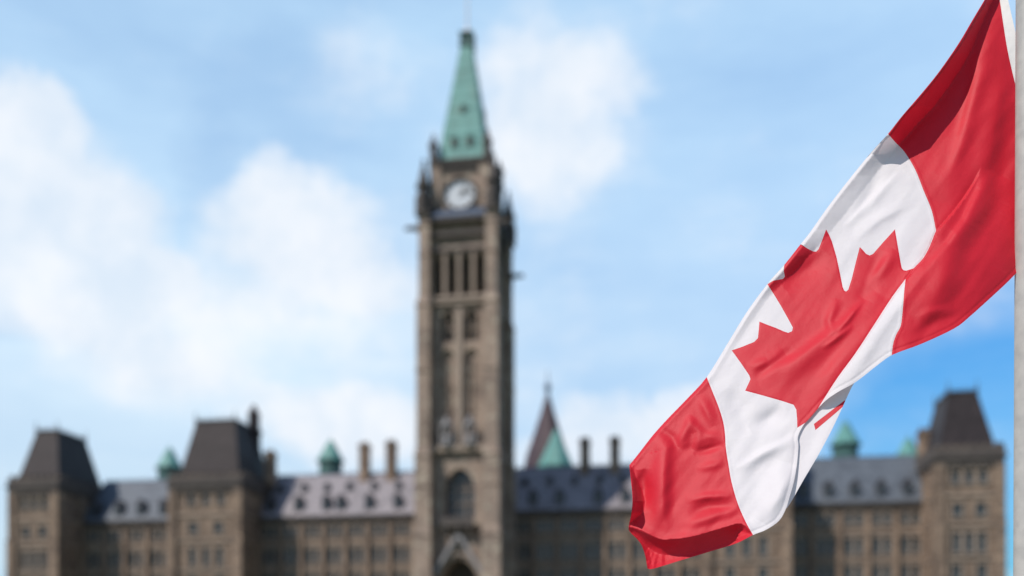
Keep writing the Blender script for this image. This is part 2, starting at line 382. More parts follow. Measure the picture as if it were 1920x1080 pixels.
# clock stage
CH = 3.95
bm = bmesh.new(); box(bm, -CH, CH, -CH, CH, 69.0, 76.9)
for m in rots:
    box(bm, -CH-.3, -2.75, -CH-.3, -CH-.003, 69.6, 76.4, m); box(bm, 2.75, CH+.3, -CH-.3, -CH-.003, 69.6, 76.4, m)
link('clock_stage', bm, M['stone'], TW)
bm = bmesh.new()
for m in rots:
    box(bm, -CH-.2, CH+.2, -CH-.45, -CH-.003, 76.3, 77.15, m)
    for i in range(11): box(bm, -3.6+i*.72-.14, -3.6+i*.72+.14, -CH-.6, -CH-.45, 76.4, 76.9, m)
    box(bm, -2.75, 2.75, -CH-.25, -CH-.003, 75.3, 76.3, m)
link('cornice', bm, M['dark_stone'], TW)
for k, m in enumerate(rots):
    A = m @ Matrix.Translation((0, -CH, 71.75)) @ Matrix.Rotation(math.pi/2, 4, 'X')
    def disc(bm, r, z0, z1, n=48, r_in=None):
        if r_in is None:
            frs = [bm.verts.new((r*math.cos(2*math.pi*i/n), r*math.sin(2*math.pi*i/n), z)) for z in (z0, z1) for i in range(n)]
            for i in range(n): bm.faces.new((frs[i], frs[(i+1) % n], frs[n+(i+1) % n], frs[n+i]))
            bm.faces.new(frs[n:]); bm.faces.new(frs[:n][::-1])
        else:
            q = [[bm.verts.new((rr*math.cos(2*math.pi*i/n), rr*math.sin(2*math.pi*i/n), z)) for i in range(n)] for rr, z in ((r, z0), (r, z1), (r_in, z1), (r_in, z0))]
            for a in range(4):
                for i in range(n): bm.faces.new((q[a][i], q[a][(i+1) % n], q[(a+1) % 4][(i+1) % n], q[(a+1) % 4][i]))
    bm = bmesh.new(); disc(bm, 2.2, .02, .12); bm.transform(A); cf = link('clock_face', bm, M['dial'], TW)
    bm = bmesh.new(); disc(bm, 2.55, .01, .4, r_in=2.2); bm.transform(A); link('clock_rim', bm, M['dark_stone'], cf)
    bm = bmesh.new()
    for i in range(12):
        box(bm, -.07, .07, 1.55, 2.0, .125, .15, Matrix.Rotation(i*math.pi/6, 4, 'Z'))
    disc(bm, 1.53, .125, .14, r_in=1.45); disc(bm, 2.12, .125, .14, r_in=2.06)
    bm.transform(A); link('hour_mark', bm, M['gold'], cf)
    for ang, ln, wd in ((R(-42), 1.2, .2), (R(-75), 1.8, .13)):
        bm = bmesh.new(); box(bm, -wd, wd, -.4, ln, .16, .2, Matrix.Rotation(ang, 4, 'Z')); bm.transform(A); link('clock_hand', bm, M['gold'], cf)
for sx in (-1, 1):
    for sy in (-1, 1):
        bm = bmesh.new(); c = 3.85
        frustum(bm, sx*c, sy*c, 77.15, 79.4, .55, .5, 8); frustum(bm, sx*c, sy*c, 79.4, 79.7, .68, .68, 8); frustum(bm, sx*c, sy*c, 79.7, 81.6, .55, .05, 8)
        link('corner_turret', bm, M['dark_stone'], TW)
# copper spire
ZB, ZT, WB, WTp = 77.15, 97.1, 3.5, .78
bm = bmesh.new()
frustum(bm, 0, 0, ZB, ZT, WB, WTp)
for i in range(1, 9):
    t = i/9; w = WB+(WTp-WB)*t; frustum(bm, 0, 0, ZB+(ZT-ZB)*t-.06, ZB+(ZT-ZB)*t+.06, w+.04, w+.03)
sp = link('spire', bm, M['copper'], TW)
def sp_w(z): return WB+(WTp-WB)*(z-ZB)/(ZT-ZB)
for m in rots:
    for (cx, cz, w, h) in ((-1.15, 79.5, .5, 1.5), (1.15, 79.5, .5, 1.5), (0, 85.3, .38, 1.1)):
        y0 = -sp_w(cz)-.12; y1 = -sp_w(cz+h+.6)+.1
        bm = bmesh.new(); box(bm, cx-w, cx+w, y0, y1, cz, cz+h, m)
        pts = [(cx-w-.1, cz+h), (cx+w+.1, cz+h), (cx, cz+h+.75)]
        a = [bm.verts.new(m @ Vector((p, y0-.08, q))) for p, q in pts]; b = [bm.verts.new(m @ Vector((p, y1, q))) for p, q in pts]
        bm.faces.new(a); bm.faces.new(b[::-1])
        for i in range(3): bm.faces.new((a[i], b[i], b[(i+1) % 3], a[(i+1) % 3]))
        d = link('spire_dormer', bm, M['copper'], sp)
        bm2 = bmesh.new(); box(bm2, cx-w*.7, cx+w*.7, y0-.03, y0-.002, cz+.15, cz+h, m); link('dormer_opening', bm2, M['louvre'], sp)
bm = bmesh.new(); frustum(bm, 0, 0, 97.1, 97.4, 1.0, 1.0); frustum(bm, 0, 0, 97.4, 98.9, .62, .62)
for sx in (-1, 1):
    for sy in (-1, 1): frustum(bm, sx*.8, sy*.8, 97.4, 98.9, .1, .1)
frustum(bm, 0, 0, 98.9, 99.2, 1.0, 1.0); link('lantern', bm, M['copper_dark'], TW)
bm = bmesh.new(); frustum(bm, 0, 0, 99.2, 100.5, .5, .2, 8); frustum(bm, 0, 0, 100.5, 108, .13, .08, 8); frustum(bm, 0, 0, 108, 108.4, .2, .2, 8)
link('mast', bm, M['white_paint'], TW)
# gargoyles reaching out from the corners
for (x, y, z, ang) in ((-5.5, -5.2, 66.3, R(188)), (5.5, -5.2, 66.3, R(-8)), (5.5, 4.0, 62.6, R(0)), (-5.5, 5.2, 62.6, R(175))):
    bm = bmesh.new()
    P = Matrix.Translation((x, y, z)) @ Matrix.Rotation(ang, 4, 'Z')
    q = [(0, .34, .34), (.7, .26, .3), (1.35, .18, .22), (1.6, .24, .27), (2.0, .13, .12)]
    prev = None
    for i, (dx, hw, hh) in enumerate(q):
        ring = [bm.verts.new(P @ Vector((dx, a*hw, .12*math.sin(dx*1.5)+b*hh))) for a, b in ((-1, -1), (1, -1), (1, 1), (-1, 1))]
        if prev:
            for j in range(4): bm.faces.new((prev[j], prev[(j+1) % 4], ring[(j+1) % 4], ring[j]))
        else: bm.faces.new(ring)
        prev = ring
    bm.faces.new(prev[::-1]); link('gargoyle', bm, M['dark_stone'], TW)
# carved niches with statues under the lancets, balcony, portal gable
for c in (-1.65, 1.65):
    bm = bmesh.new(); y = -HW-.75
    frustum(bm, c, y, 33.3, 33.7, .55, .5, 8); frustum(bm, c, y, 33.7, 35.1, .34, .26, 8); frustum(bm, c, y, 35.1, 35.35, .12, .12, 8); frustum(bm, c, y, 35.35, 35.8, .19, .15, 8)
    for sx in (-1, 1): frustum(bm, c+sx*.72, y, 33.3, 36.0, .13, .12); frustum(bm, c+sx*.72, y, 36.0, 37.0, .16, .02)
    frustum(bm, c, y, 36.1, 36.4, .6, .6, 6); frustum(bm, c, y, 36.4, 37.9, .5, .03, 6)
    link('statue_niche', bm, M['pale_stone'], TW)
bm = bmesh.new(); box(bm, -2.3, 2.3, -HW-1.3, -HW-.56, 20.9, 21.3); box(bm, -2.3, 2.3, -HW-1.3, -HW-1.1, 21.3, 22.3)
for c in (-1.6, 0, 1.6): box(bm, c-.2, c+.2, -HW-1.1, -HW-.003, 19.9, 20.9)
link('balcony', bm, M['dark_stone'], TW)
bm = bmesh.new()
def beam(bm, p, q, w, y0, y1):
    d = (Vector(q)-Vector(p)); L = d.length; n = Vector((-d.y, d.x))/L*w/2
    c = [Vector(p)+n, Vector(q)+n, Vector(q)-n, Vector(p)-n]
    a = [bm.verts.new((v.x, y0, v.y)) for v in c]; b = [bm.verts.new((v.x, y1, v.y)) for v in c]
    bm.faces.new(a); bm.faces.new(b[::-1])
    for i in range(4): bm.faces.new((a[i], b[i], b[(i+1) % 4], a[(i+1) % 4]))
beam(bm, (-3.5, 13.6), (-.15, 19.6), .5, -HW-.9, -HW-.003); beam(bm, (.15, 19.6), (3.5, 13.6), .5, -HW-.9, -HW-.003)
frustum(bm, 0, -HW-.5, 19.3, 20.6, .3, .05, 8)
link('portal_gable', bm, M['pale_stone'], TW)
bm = bmesh.new()
for i, (r, y) in enumerate(((.0, -.3), (.45, -.6))):
    cv = arch_curve(-2.9-r, 2.9+r, 12.2, 16.4+r*1.2)
    for p, q in zip(cv[:-1], cv[1:]): beam(bm, p, q, .3, -HW+y, -HW-.003+i*-.003)
link('portal_moulding', bm, M['trim'], TW)

# ------------------------------------------------------------------ windows shared by the wings
win_cache = {}
def window(parent, x, y, z, w, h, rz=0):
    k = (round(w, 2), round(h, 2))
    if k not in win_cache:
        bm = bmesh.new(); box(bm, -w/2-.06, w/2+.06, 0, .08, -h/2-.06, h/2+.06)
        o = link('window', bm, M['glass']); me = o.data; bpy.data.objects.remove(o)
        bm = bmesh.new(); t = .08
        box(bm, -w/2, -w/2+t, -.1, -.002, -h/2, h/2); box(bm, w/2-t, w/2, -.1, -.002, -h/2, h/2)
        box(bm, -w/2+t, w/2-t, -.1, -.002, -h/2, -h/2+t); box(bm, -w/2+t, w/2-t, -.1, -.002, h/2-t, h/2)
        box(bm, -w/2+t, w/2-t, -.085, -.002, h*.16, h*.16+.06); box(bm, -.03, .03, -.07, -.003, -h/2+t, h/2-t)
        o = link('frame', bm, M['frame']); mf = o.data; bpy.data.objects.remove(o)
        win_cache[k] = (me, mf)
    a = share('window', win_cache[k][0], parent, (x, y, z), rz); share('frame', win_cache[k][1], a, (0, 0, 0))
ROWS = [(22.25, 1.9), (18.1, 2.6), (13.9, 2.6), (9.4, 2.6)]
EAVE, RIDGE = 24.7, 32.7
dormer_cache = {}
def dormer(parent, x, y, z, w, h, mat, depth):
    k = (w, h, mat.name)
    if k not in dormer_cache:
        bm = bmesh.new(); box(bm, -w/2, w/2, 0, depth, 0, h)
        pts = [(-w/2-.12, h), (w/2+.12, h), (0, h+w*.75)]
        a = [bm.verts.new((p, -.12, q)) for p, q in pts]; b = [bm.verts.new((p, depth+.5, q)) for p, q in pts]
        bm.faces.new(a); bm.faces.new(b[::-1])
        for i in range(3): bm.faces.new((a[i], b[i], b[(i+1) % 3], a[(i+1) % 3]))
        o = link('dormer', bm, mat); me = o.data; bpy.data.objects.remove(o)
        bm = bmesh.new(); box(bm, -w*.36, w*.36, -.05, -.003, .15, h-.05)
        o = link('dormer_window', bm, M['glass']); mf = o.data; bpy.data.objects.remove(o)
        dormer_cache[k] = (me, mf)
    a = share('dormer', dormer_cache[k][0], parent, (x, y, z)); share('dormer_window', dormer_cache[k][1], a, (0, 0, 0))
def chimney(parent, x, y, z0, z1, w=1.5, d=1.9):
    bm = bmesh.new(); box(bm, x-w/2, x+w/2, y-d/2, y+d/2, z0, z1-.9); box(bm, x-w/2-.15, x+w/2+.15, y-d/2-.15, y+d/2+.15, z1-.9, z1-.55); box(bm, x-w/2-.02, x+w/2+.02, y-d/2-.02, y+d/2+.02, z1-.55, z1-.3)
    o = link('chimney', bm, M['wing_stone'], parent)
    bm = bmesh.new()
    for a in (-.25, .25): frustum(bm, x+a*w, y, z1-.3, z1+.15, .2*w, .16*w, 8)
    link('chimney_pot', bm, M['dark_stone'], o)
def cupola(parent, x, y, z0, z1, w, kb=.3):
    bm = bmesh.new(); hb = (z1-z0)*kb
    frustum(bm, x, y, z0-2.5, z0+hb, w*.42, w*.42, 8)
    for i in range(8): box(bm, x+w*.43*math.cos(i*math.pi/4)-.08, x+w*.43*math.cos(i*math.pi/4)+.08, y+w*.43*math.sin(i*math.pi/4)-.08, y+w*.43*math.sin(i*math.pi/4)+.08, z0-1, z0+hb)
    frustum(bm, x, y, z0+hb, z0+hb+.25, w*.52, w*.52, 8)
    o = link('roof_ventilator', bm, M['copper_dark'], parent)
    bm = bmesh.new(); zc = z0+hb+.25
    frustum(bm, x, y, zc, zc+(z1-zc)*.35, w*.5, w*.33, 8); frustum(bm, x, y, zc+(z1-zc)*.35, z1-.6, w*.33, w*.1, 8); frustum(bm, x, y, z1-.6, z1+.3, .1, .03, 6)
    link('ventilator_cap', bm, M['copper'], o)
wing_labels = {}
def wing(s0, s1, label, roofmat, lower, upper, chims=(), cups=(), bay0=None, nb=6, dmat='dormer'):
    """s relative positions of dormers lie on the facade axis"""
    sc_ = (s0+s1)/2; T = thing('parliament_wing', sc_, 0, label, 'building wing', 'wings of the parliament building')
    a, b = s0-sc_, s1-sc_; L = b-a
    bays = [a+L*(i+.5)/nb for i in range(nb)]
    ops = []
    for x in bays:
        for z, h in ROWS:
            for dx in (-.72, .72): ops.append((x+dx-.55, x+dx+.55, z-h/2, z+h/2))
    bm = bmesh.new(); facade(bm, a, b, 0, EAVE-.8, 0, ops, .45)
    box(bm, a, b, .9, 14, 0, EAVE-.4)
    link('wall', bm, M['wing_stone'], T)
    for x in bays:
        for z, h in ROWS:
            for dx in (-.72, .72): window(T, x+dx, .36, z, 1.1, h)
    bm = bmesh.new()
    for z in (20.2, 16.0, 11.6): box(bm, a, b, -.16, -.003, z-.14, z+.14)
    for x in bays:
        for z, h in ROWS:
            box(bm, x-1.45, x+1.45, -.12, -.004, z+h/2+.02, z+h/2+.28); box(bm, x-1.4, x+1.4, -.2, -.004, z-h/2-.2, z-h/2-.03); box(bm, x-.13, x+.13, -.1, -.004, z-h/2, z+h/2)
            for sx in (-1, 1): box(bm, x+sx*1.37-.1, x+sx*1.37+.1, -.1, -.004, z-h/2, z+h/2)
    link('window_surround', bm, M['trim'], T)
    bm = bmesh.new()
    for i in range(nb+1):
        x = a+L*i/nb; x = min(max(x, a+.35), b-.35); box(bm, x-.32, x+.32, -.55, -.005, 0, 21.0); box(bm, x-.28, x+.28, -.35, -.005, 21.0, EAVE-1.6)
    link('pier', bm, M['wing_stone'], T)
    bm = bmesh.new(); box(bm, a, b, -.35, .44, EAVE-.8, EAVE-.35); box(bm, a, b, -.6, .44, EAVE-.35, EAVE)
    k = int(L/.7)
    for i in range(k): x = a+(i+.5)*L/k; box(bm, x-.14, x+.14, -.3, -.006, EAVE-1.25, EAVE-.8)
    link('cornice', bm, M['dark_stone'], T)
    bm = bmesh.new(); y0, y1, y2 = -.45, 7, 14.6
    A = [bm.verts.new((a, y, z)) for y, z in ((y0, EAVE), (y1-.5, RIDGE), (y1+.5, RIDGE), (y2, EAVE))]; B = [bm.verts.new((b, y, z)) for y, z in ((y0, EAVE), (y1-.5, RIDGE), (y1+.5, RIDGE), (y2, EAVE))]
    for i in range(4): bm.faces.new((A[i], A[(i+1) % 4], B[(i+1) % 4], B[i]))
    bm.faces.new(A); bm.faces.new(B[::-1])
    rf = link('roof', bm, roofmat, T)
    bm = bmesh.new(); box(bm, a, b, y1-.12, y1+.12, RIDGE+.002, RIDGE+.3)
    n = int(L/.8)
    for i in range(n): x = a+(i+.5)*L/n; box(bm, x-.05, x+.05, y1-.05, y1+.05, RIDGE+.3, RIDGE+.75)
    link('ridge_cresting', bm, M['lead'], rf)
    slope = (y1-.5-y0)/(RIDGE-EAVE)
    for s in lower: z = 25.7; dormer(T, s-sc_, y0+(z-EAVE)*slope-.15, z, 1.35, 1.75, M[dmat], 2.6)
    for s in upper: z = 29.3; dormer(T, s-sc_, y0+(z-EAVE)*slope-.1, z, .95, 1.0, M[dmat], 1.6)
    for s, l, zt in chims: chimney(T, s-sc_, l, RIDGE-2.2, zt)
    for s, l, *q in cups: cupola(T, s-sc_, l, *q)
    return T
ds = lambda pxs, l: [S(p, l) for p in pxs]
wing(-37.0, -6.2, 'sandstone wing with slate roof coloured pale lilac for sun glint left of the clock tower', M['slate'],
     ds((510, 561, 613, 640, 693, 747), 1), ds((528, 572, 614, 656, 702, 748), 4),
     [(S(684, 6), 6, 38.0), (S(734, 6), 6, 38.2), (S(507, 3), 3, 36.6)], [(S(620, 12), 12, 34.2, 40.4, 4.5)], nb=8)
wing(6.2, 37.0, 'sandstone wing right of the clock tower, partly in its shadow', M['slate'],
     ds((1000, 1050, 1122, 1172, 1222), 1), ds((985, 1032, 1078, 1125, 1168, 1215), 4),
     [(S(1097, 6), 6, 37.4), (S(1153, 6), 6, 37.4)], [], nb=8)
wing(49.3, 69.8, 'sandstone wing with slate roof coloured blue grey for sky reflection below the flag', M['skylit_slate'],
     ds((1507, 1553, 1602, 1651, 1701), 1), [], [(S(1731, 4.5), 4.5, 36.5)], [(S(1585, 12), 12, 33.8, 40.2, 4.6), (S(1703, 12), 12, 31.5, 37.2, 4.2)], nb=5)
wing(-69.8, -49.3, 'sandstone wing at the far left beyond the left pavilion', M['skylit_slate'],
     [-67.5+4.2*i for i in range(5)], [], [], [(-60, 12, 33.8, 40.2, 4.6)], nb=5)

# ------------------------------------------------------------------ pavilions with mansard roofs
def pavilion(s0, s1, label, top=31.6, mtop=40.6, inset=1.0, spire=None):
    sc_ = (s0+s1)/2; T = thing('mansard_pavilion', sc_, -7, label, 'pavilion', 'mansard pavilions of the parliament building')
    hw = (s1-s0)/2; D = 15.0
    rows = [(27.0, 2.0, (-1.9, 0, 1.9), .6), (22.3, 1.9, (-1.6, 1.6), .75), (17.6, 3.0, (-1.75, 0, 1.75), .6), (13.2, 2.6, (-1.75, 1.75), .7), (9.0, 2.6, (-1.75, 1.75), .7)]
    k = hw/4.5
    ops = [(c*k-w, c*k+w, z-h/2, z+h/2) for z, h, cs, w in rows for c in cs]
    bm = bmesh.new(); facade(bm, -hw, hw, 0, top-3.0, 0, ops, .45); box(bm, -hw, hw, .9, D, 0, top-.2)
    # the flank towards the wings: plain ashlar between the set-back front and body
    for sx in (-1, 1): box(bm, sx*hw-(.02 if sx > 0 else 0), sx*hw+(.02 if sx < 0 else 0), .003, .897, 0, top-3.0)
    link('wall', bm, M['wing_stone'], T)
    for z, h, cs, w in rows:
        for c in cs: window(T, c*k, .36, z, 2*w, h)
    side = [(27.0, 2.0), (22.3, 1.9), (17.6, 2.8), (13.2, 2.6)]
    bm = bmesh.new()
    for z, h, cs, w in rows:
        for c in cs:
            box(bm, c*k-w-.25, c*k+w+.25, -.14, -.004, z+h/2+.02, z+h/2+.3); box(bm, c*k-w-.2, c*k+w+.2, -.22, -.004, z-h/2-.22, z-h/2-.02)
            for sx in (-1, 1): box(bm, c*k+sx*(w+.12)-.1, c*k+sx*(w+.12)+.1, -.1, -.004, z-h/2, z+h/2)
    for z in (24.4, 20.2, 15.3, 11.0): box(bm, -hw-.003, hw+.003, -.22, -.005, z-.16, z+.16); [box(bm, sx*(hw+.1)-.098, sx*(hw+.1)+.098, 0, D, z-.16, z+.16) for sx in (-1, 1)]
    link('window_surround', bm, M['trim'], T)
    bm = bmesh.new()
    for sx in (-1, 1):
        x = sx*(hw-.35)
        box(bm, x-.75, x+.75, -.6, -.006, 0, 21); box(bm, x-.65, x+.65, -.42, -.006, 21, top-3)
        for y in (.6, 6.4): box(bm, sx*(hw+.25)-.24, sx*(hw+.25)+.24, y-.55, y+.55, 0, top-3)
    link('pier', bm, M['wing_stone'], T)
    bm = bmesh.new()
    box(bm, -hw-.3, hw+.3, -.35, D+.3, top-3.0+.003, top-2.2); box(bm, -hw-.55, hw+.55, -.6, D+.5, top-2.2, top-1.7)
    n = int(2*hw/.8)
    for i in range(n):
        x = -hw+(i+.5)*2*hw/n; box(bm, x-.18, x+.18, -.35, -.01, top-3.5, top-3.0)
    # crenellated parapet
    box(bm, -hw-.35, hw+.35, -.4, .0, top-1.7, top-.7); box(bm, -hw-.35, hw+.35, D-.1, D+.3, top-1.7, top-.7)
    for sx in (-1, 1): box(bm, sx*(hw+.15)-.2, sx*(hw+.15)+.2, .0, D-.1, top-1.7, top-.7)
    n = int(hw/.62)
    for i in range(n): x = -hw+(i+.5)*2*hw/n; box(bm, x-.32, x+.32, -.38, -.02, top-.7, top)
    for sx in (-1, 1):
        for i in range(11): y = .6+i*1.4; box(bm, sx*(hw+.15)-.18, sx*(hw+.15)+.18, y-.35, y+.35, top-.7, top)
    link('parapet', bm, M['dark_stone'], T)
    bm = bmesh.new(); cy = 7.6; b0, b1 = hw-inset, hw-inset-1.75
    frustum(bm, 0, cy, top-.2, top+.5, b0, b0-.1, 4, D/2-1.2, D/2-1.3); frustum(bm, 0, cy, top+.5, mtop, b0-.1, b1, 4, D/2-1.3, D/2-3.4)
    rf = link('mansard_roof', bm, M['mansard'], T)
    bm = bmesh.new(); dy = D/2-3.4
    frustum(bm, 0, cy, mtop, mtop+.35, b1+.15, b1+.15, 4, dy+.15, dy+.15)
    for sx in (-1, 1):
        for sy in (-1, 1): frustum(bm, sx*b1, cy+sy*dy, mtop+.35, mtop+1.9, .12, .03, 6)
        for i in range(9): yy = cy-dy+i*2*dy/8; box(bm, sx*b1-.03, sx*b1+.03, yy-.05, yy+.05, mtop+.35, mtop+.9)
    for sy in (-1, 1):
        n = int(2*b1/.6)
        for i in range(n): x = -b1+(i+.5)*2*b1/n; box(bm, x-.05, x+.05, cy+sy*dy-.03, cy+sy*dy+.03, mtop+.35, mtop+.9)
    link('roof_cresting', bm, M['iron'], rf)
    return T
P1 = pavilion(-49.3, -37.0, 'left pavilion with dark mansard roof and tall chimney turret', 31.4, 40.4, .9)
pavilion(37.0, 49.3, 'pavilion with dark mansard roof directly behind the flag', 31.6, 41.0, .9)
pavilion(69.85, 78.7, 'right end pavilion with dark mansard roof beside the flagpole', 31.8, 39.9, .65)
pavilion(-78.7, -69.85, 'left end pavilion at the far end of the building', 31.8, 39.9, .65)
# chimney turret on the left pavilion
sx_ = S(476, 4)+43.15
bm = bmesh.new(); frustum(bm, sx_, 11, 30, 39.8, 1.15, 1.05, 8); frustum(bm, sx_, 11, 39.8, 40.3, 1.35, 1.35, 8); frustum(bm, sx_, 11, 40.3, 43.0, .95, .9, 8); frustum(bm, sx_, 11, 43.0, 45.0, 1.1, .1, 8)
link('chimney_turret', bm, M['mansard'], P1)

# ------------------------------------------------------------------ library behind the main block
ls = S(1027, 48)
LB = thing('library_rotunda', ls, 48, 'pointed maroon library spire with finial and green turret, behind right wing roof', 'library')
zt = H(742, ls, 48)
bm = bmesh.new(); frustum(bm, 0, 0, 0, 30, 9, 9, 16); link('wall', bm, M['wing_stone'], LB)
bm = bmesh.new(); prof = [(30, 9.2), (34, 6.6), (38, 5.2), (43, 4.2), (48, 2.6), (52, 1.4), (zt, .42)]
for (za, ra), (zb, rb) in zip(prof[:-1], prof[1:]): frustum(bm, 0, 0, za, zb, ra, rb, 8)
link('roof', bm, M['red_slate'], LB)
bm = bmesh.new(); frustum(bm, 0, 0, zt, zt+1.0, .35, .3, 8); frustum(bm, 0, 0, zt+1.0, zt+1.8, .35, .75, 8); frustum(bm, 0, 0, zt+1.8, zt+2.6, .75, .3, 8); frustum(bm, 0, 0, zt+2.6, zt+5.4, .16, .05, 6)
link('finial', bm, M['lead'], LB)
cs = S(1043, 36); cz0, cz1 = H(880, cs, 36), H(806, cs, 36)
bm = bmesh.new(); frustum(bm, cs-ls, -12, 0, cz0, 3.3, 3.3, 8); link('stair_turret', bm, M['wing_stone'], LB)
bm = bmesh.new(); frustum(bm, cs-ls, -12, cz0, cz0+.5, 3.6, 3.6, 8); frustum(bm, cs-ls, -12, cz0+.5, cz0+3.2, 3.4, 2.2, 8); frustum(bm, cs-ls, -12, cz0+3.2, cz1, 2.2, .3, 8); frustum(bm, cs-ls, -12, cz1, cz1+.6, .15, .05, 6)
link('turret_cap', bm, M['copper'], LB)

# ------------------------------------------------------------------ flag: cloth sheet draped from the pole
FD = 5.6; PXM = FD/F
def crom(pts, n=5):
    P = [np.array(p, float) for p in pts]; P = [2*P[0]-P[1]] + P + [2*P[-1]-P[-2]]; out = []
    for i in range(1, len(P)-2):
        for k in range(n):
            t = k/n; a, b, c, d = P[i-1:i+3]
            out.append(tuple(.5*((2*b)+(-a+c)*t+(2*a-5*b+4*c-d)*t*t+(-a+3*b-3*c+d)*t**3)))
    out.append(tuple(P[-2])); return out
def seg_dist(x, y, poly):
    """distance, signed side (+ = right-hand side walking along), arc fraction"""
    P = np.array(poly, float); L = np.r_[0, np.cumsum(np.hypot(*np.diff(P, axis=0).T))]
    best = np.full(x.shape, 1e9); side = np.zeros(x.shape); tt = np.zeros(x.shape)
    for i in range(len(P)-1):
        d = P[i+1]-P[i]; l2 = d@d
        u = np.clip(((x-P[i, 0])*d[0]+(y-P[i, 1])*d[1])/l2, 0, 1)
        px, py = x-P[i, 0]-u*d[0], y-P[i, 1]-u*d[1]; dist = np.hypot(px, py); m = dist < best
        best = np.where(m, dist, best); side = np.where(m, np.sign(d[0]*py-d[1]*px), side); tt = np.where(m, (L[i]+u*(L[i+1]-L[i]))/L[-1], tt)
    return best, side, tt
SIL = crom([(1868, -48), (1862, -30), (1844, 3), (1826, 33), (1797, 82), (1761, 134), (1728, 175), (1691, 218), (1665, 251), (1634, 285), (1594, 334), (1553, 387), (1520, 434),
            (1501, 458), (1471, 496), (1440, 531), (1401, 584), (1366, 641), (1325, 707), (1286, 750), (1254, 783), (1225, 815), (1197, 851), (1180, 872)], 4)
LEFT = crom([(1180, 872), (1183, 901), (1186, 933), (1184, 962), (1179, 986), (1181, 997), (1200, 1017), (1209, 1039), (1214, 1066)], 4)
BOT = crom([(1214, 1066), (1226, 1066), (1282, 1049), (1335, 1033), (1380, 1019), (1412, 1003), (1437, 993), (1461, 976), (1474, 953), (1480, 933), (1488, 905), (1494, 872), (1497, 836), (1496, 819), (1506, 798), (1519, 783),
            (1545, 754), (1571, 735), (1605, 716), (1646, 684), (1674, 665), (1727, 645), (1789, 616), (1820, 592), (1860, 556), (1890, 528), (1912, 505)], 4)
OUT = SIL + LEFT[1:] + BOT[1:] + [(1912, 350), (1912, 190), (1904, 60), (1891, 3), (1880, -30)]
CON = crom([(1838, 312), (1822, 345), (1795, 385), (1770, 415), (1755, 433), (1744, 460), (1731, 484), (1713, 503), (1698, 523), (1674, 555), (1646, 598), (1605, 661), (1572, 706), (1548, 743), (1528, 775), (1519, 786)], 3)
LEAF_L = [(1519, 786), (1508, 794), (1495, 802), (1494.5, 785), (1493, 768), (1488, 759), (1467, 752), (1432, 742), (1397, 732.5), (1403, 720), (1407, 711), (1405, 704), (1390, 682), (1372, 657), (1392, 650), (1414, 641), (1421, 634), (1422.5, 620), (1424, 603),
          (1439, 609), (1454, 614.5), (1470, 621.5), (1478, 624), (1485, 621), (1486.5, 614), (1479, 600), (1463, 571.5), (1451, 552), (1439, 533), (1450, 526), (1459, 524.5), (1468, 523), (1471.5, 518.5), (1469.5, 508), (1470.5, 497)]
LEAF_T = [(1501, 458), (1514, 466), (1524, 471), (1530, 472), (1535, 467), (1542, 449), (1549, 430), (1555, 441), (1560, 453), (1568.5, 482), (1574.5, 510), (1580, 538), (1583, 545), (1586.5, 546.5), (1590.5, 543), (1597, 522.5), (1604, 494), (1612, 463), (1618, 469), (1624, 476), (1630.5, 479), (1637, 476),
          (1657, 453), (1678, 430), (1683.5, 462), (1689, 494), (1691, 503), (1694, 506.5), (1699, 507.5), (1713, 503)]
i0 = min(range(len(SIL)), key=lambda i: math.hypot(SIL[i][0]-1501, SIL[i][1]-458)); i1 = min(range(len(SIL)), key=lambda i: math.hypot(SIL[i][0]-1471, SIL[i][1]-496))
j0 = min(range(len(CON)), key=lambda i: math.hypot(CON[i][0]-1713, CON[i][1]-503))
LEAF = LEAF_L + [SIL[i1]] + SIL[i0+1:i1][::-1] + [SIL[i0]] + LEAF_T[1:-1] + CON[j0:-1]
j1 = min(range(len(CON)), key=lambda i: math.hypot(CON[i][0]-1755, CON[i][1]-433)); j2 = min(range(len(CON)), key=lambda i: math.hypot(CON[i][0]-1698, CON[i][1]-523))
HB = crom([(1655, 240), (1665, 251), (1679, 267), (1696, 285), (1716, 318), (1732, 358), (1747, 395), (1755, 433)], 4)[:-1] + CON[j1:j2+1]
HB2 = crom([CON[j2], (1695, 550), (1693, 576), (1689, 610), (1680, 628), (1674, 648), (1671, 680)], 4)
HOIST_LINE = HB + HB2[1:]
HOIST = HOIST_LINE + [(1960, 700), (1960, -100), (1640, -100)]
FLY_LINE = crom([(1318, 692), (1325, 707), (1335, 732), (1347, 762), (1356, 791), (1359.5, 815), (1361, 840), (1366, 872), (1372, 905), (1384, 946), (1400, 982), (1412, 1003), (1420, 1020)], 4)
FLY = FLY_LINE + [(1420, 1120), (1100, 1120), (1100, 692)]
HEAD_LINE = crom([(1866, -60), (1869, -30), (1875, 3), (1887, 82), (1897, 130), (1905, 163), (1914, 200)], 4)
HEAD = HEAD_LINE + [(1960, 200), (1960, -80), (1866, -80)]
def pip(x, y, poly):
    P = np.array(poly); ins = np.zeros(x.shape, bool); j = len(P)-1
    for i in range(len(P)):
        c = ((P[i, 1] > y) != (P[j, 1] > y)) & (x < (P[j, 0]-P[i, 0])*(y-P[i, 1])/(P[j, 1]-P[i, 1]+1e-12)+P[i, 0]); ins ^= c; j = i
    return ins
sm = lambda v, a, b: (lambda t: t*t*(3-2*t))(np.clip((v-a)/(b-a), 0, 1))
def ridge(x, y, poly, h, wl, wr=None, taper=True):
    d, s, t = seg_dist(x, y, poly); w = np.where(s > 0, wr or wl, wl)
    g = np.exp(-(d/w)**2)*h
    if taper: g = g*np.sin(np.pi*np.clip(t, 0, 1))
    return g
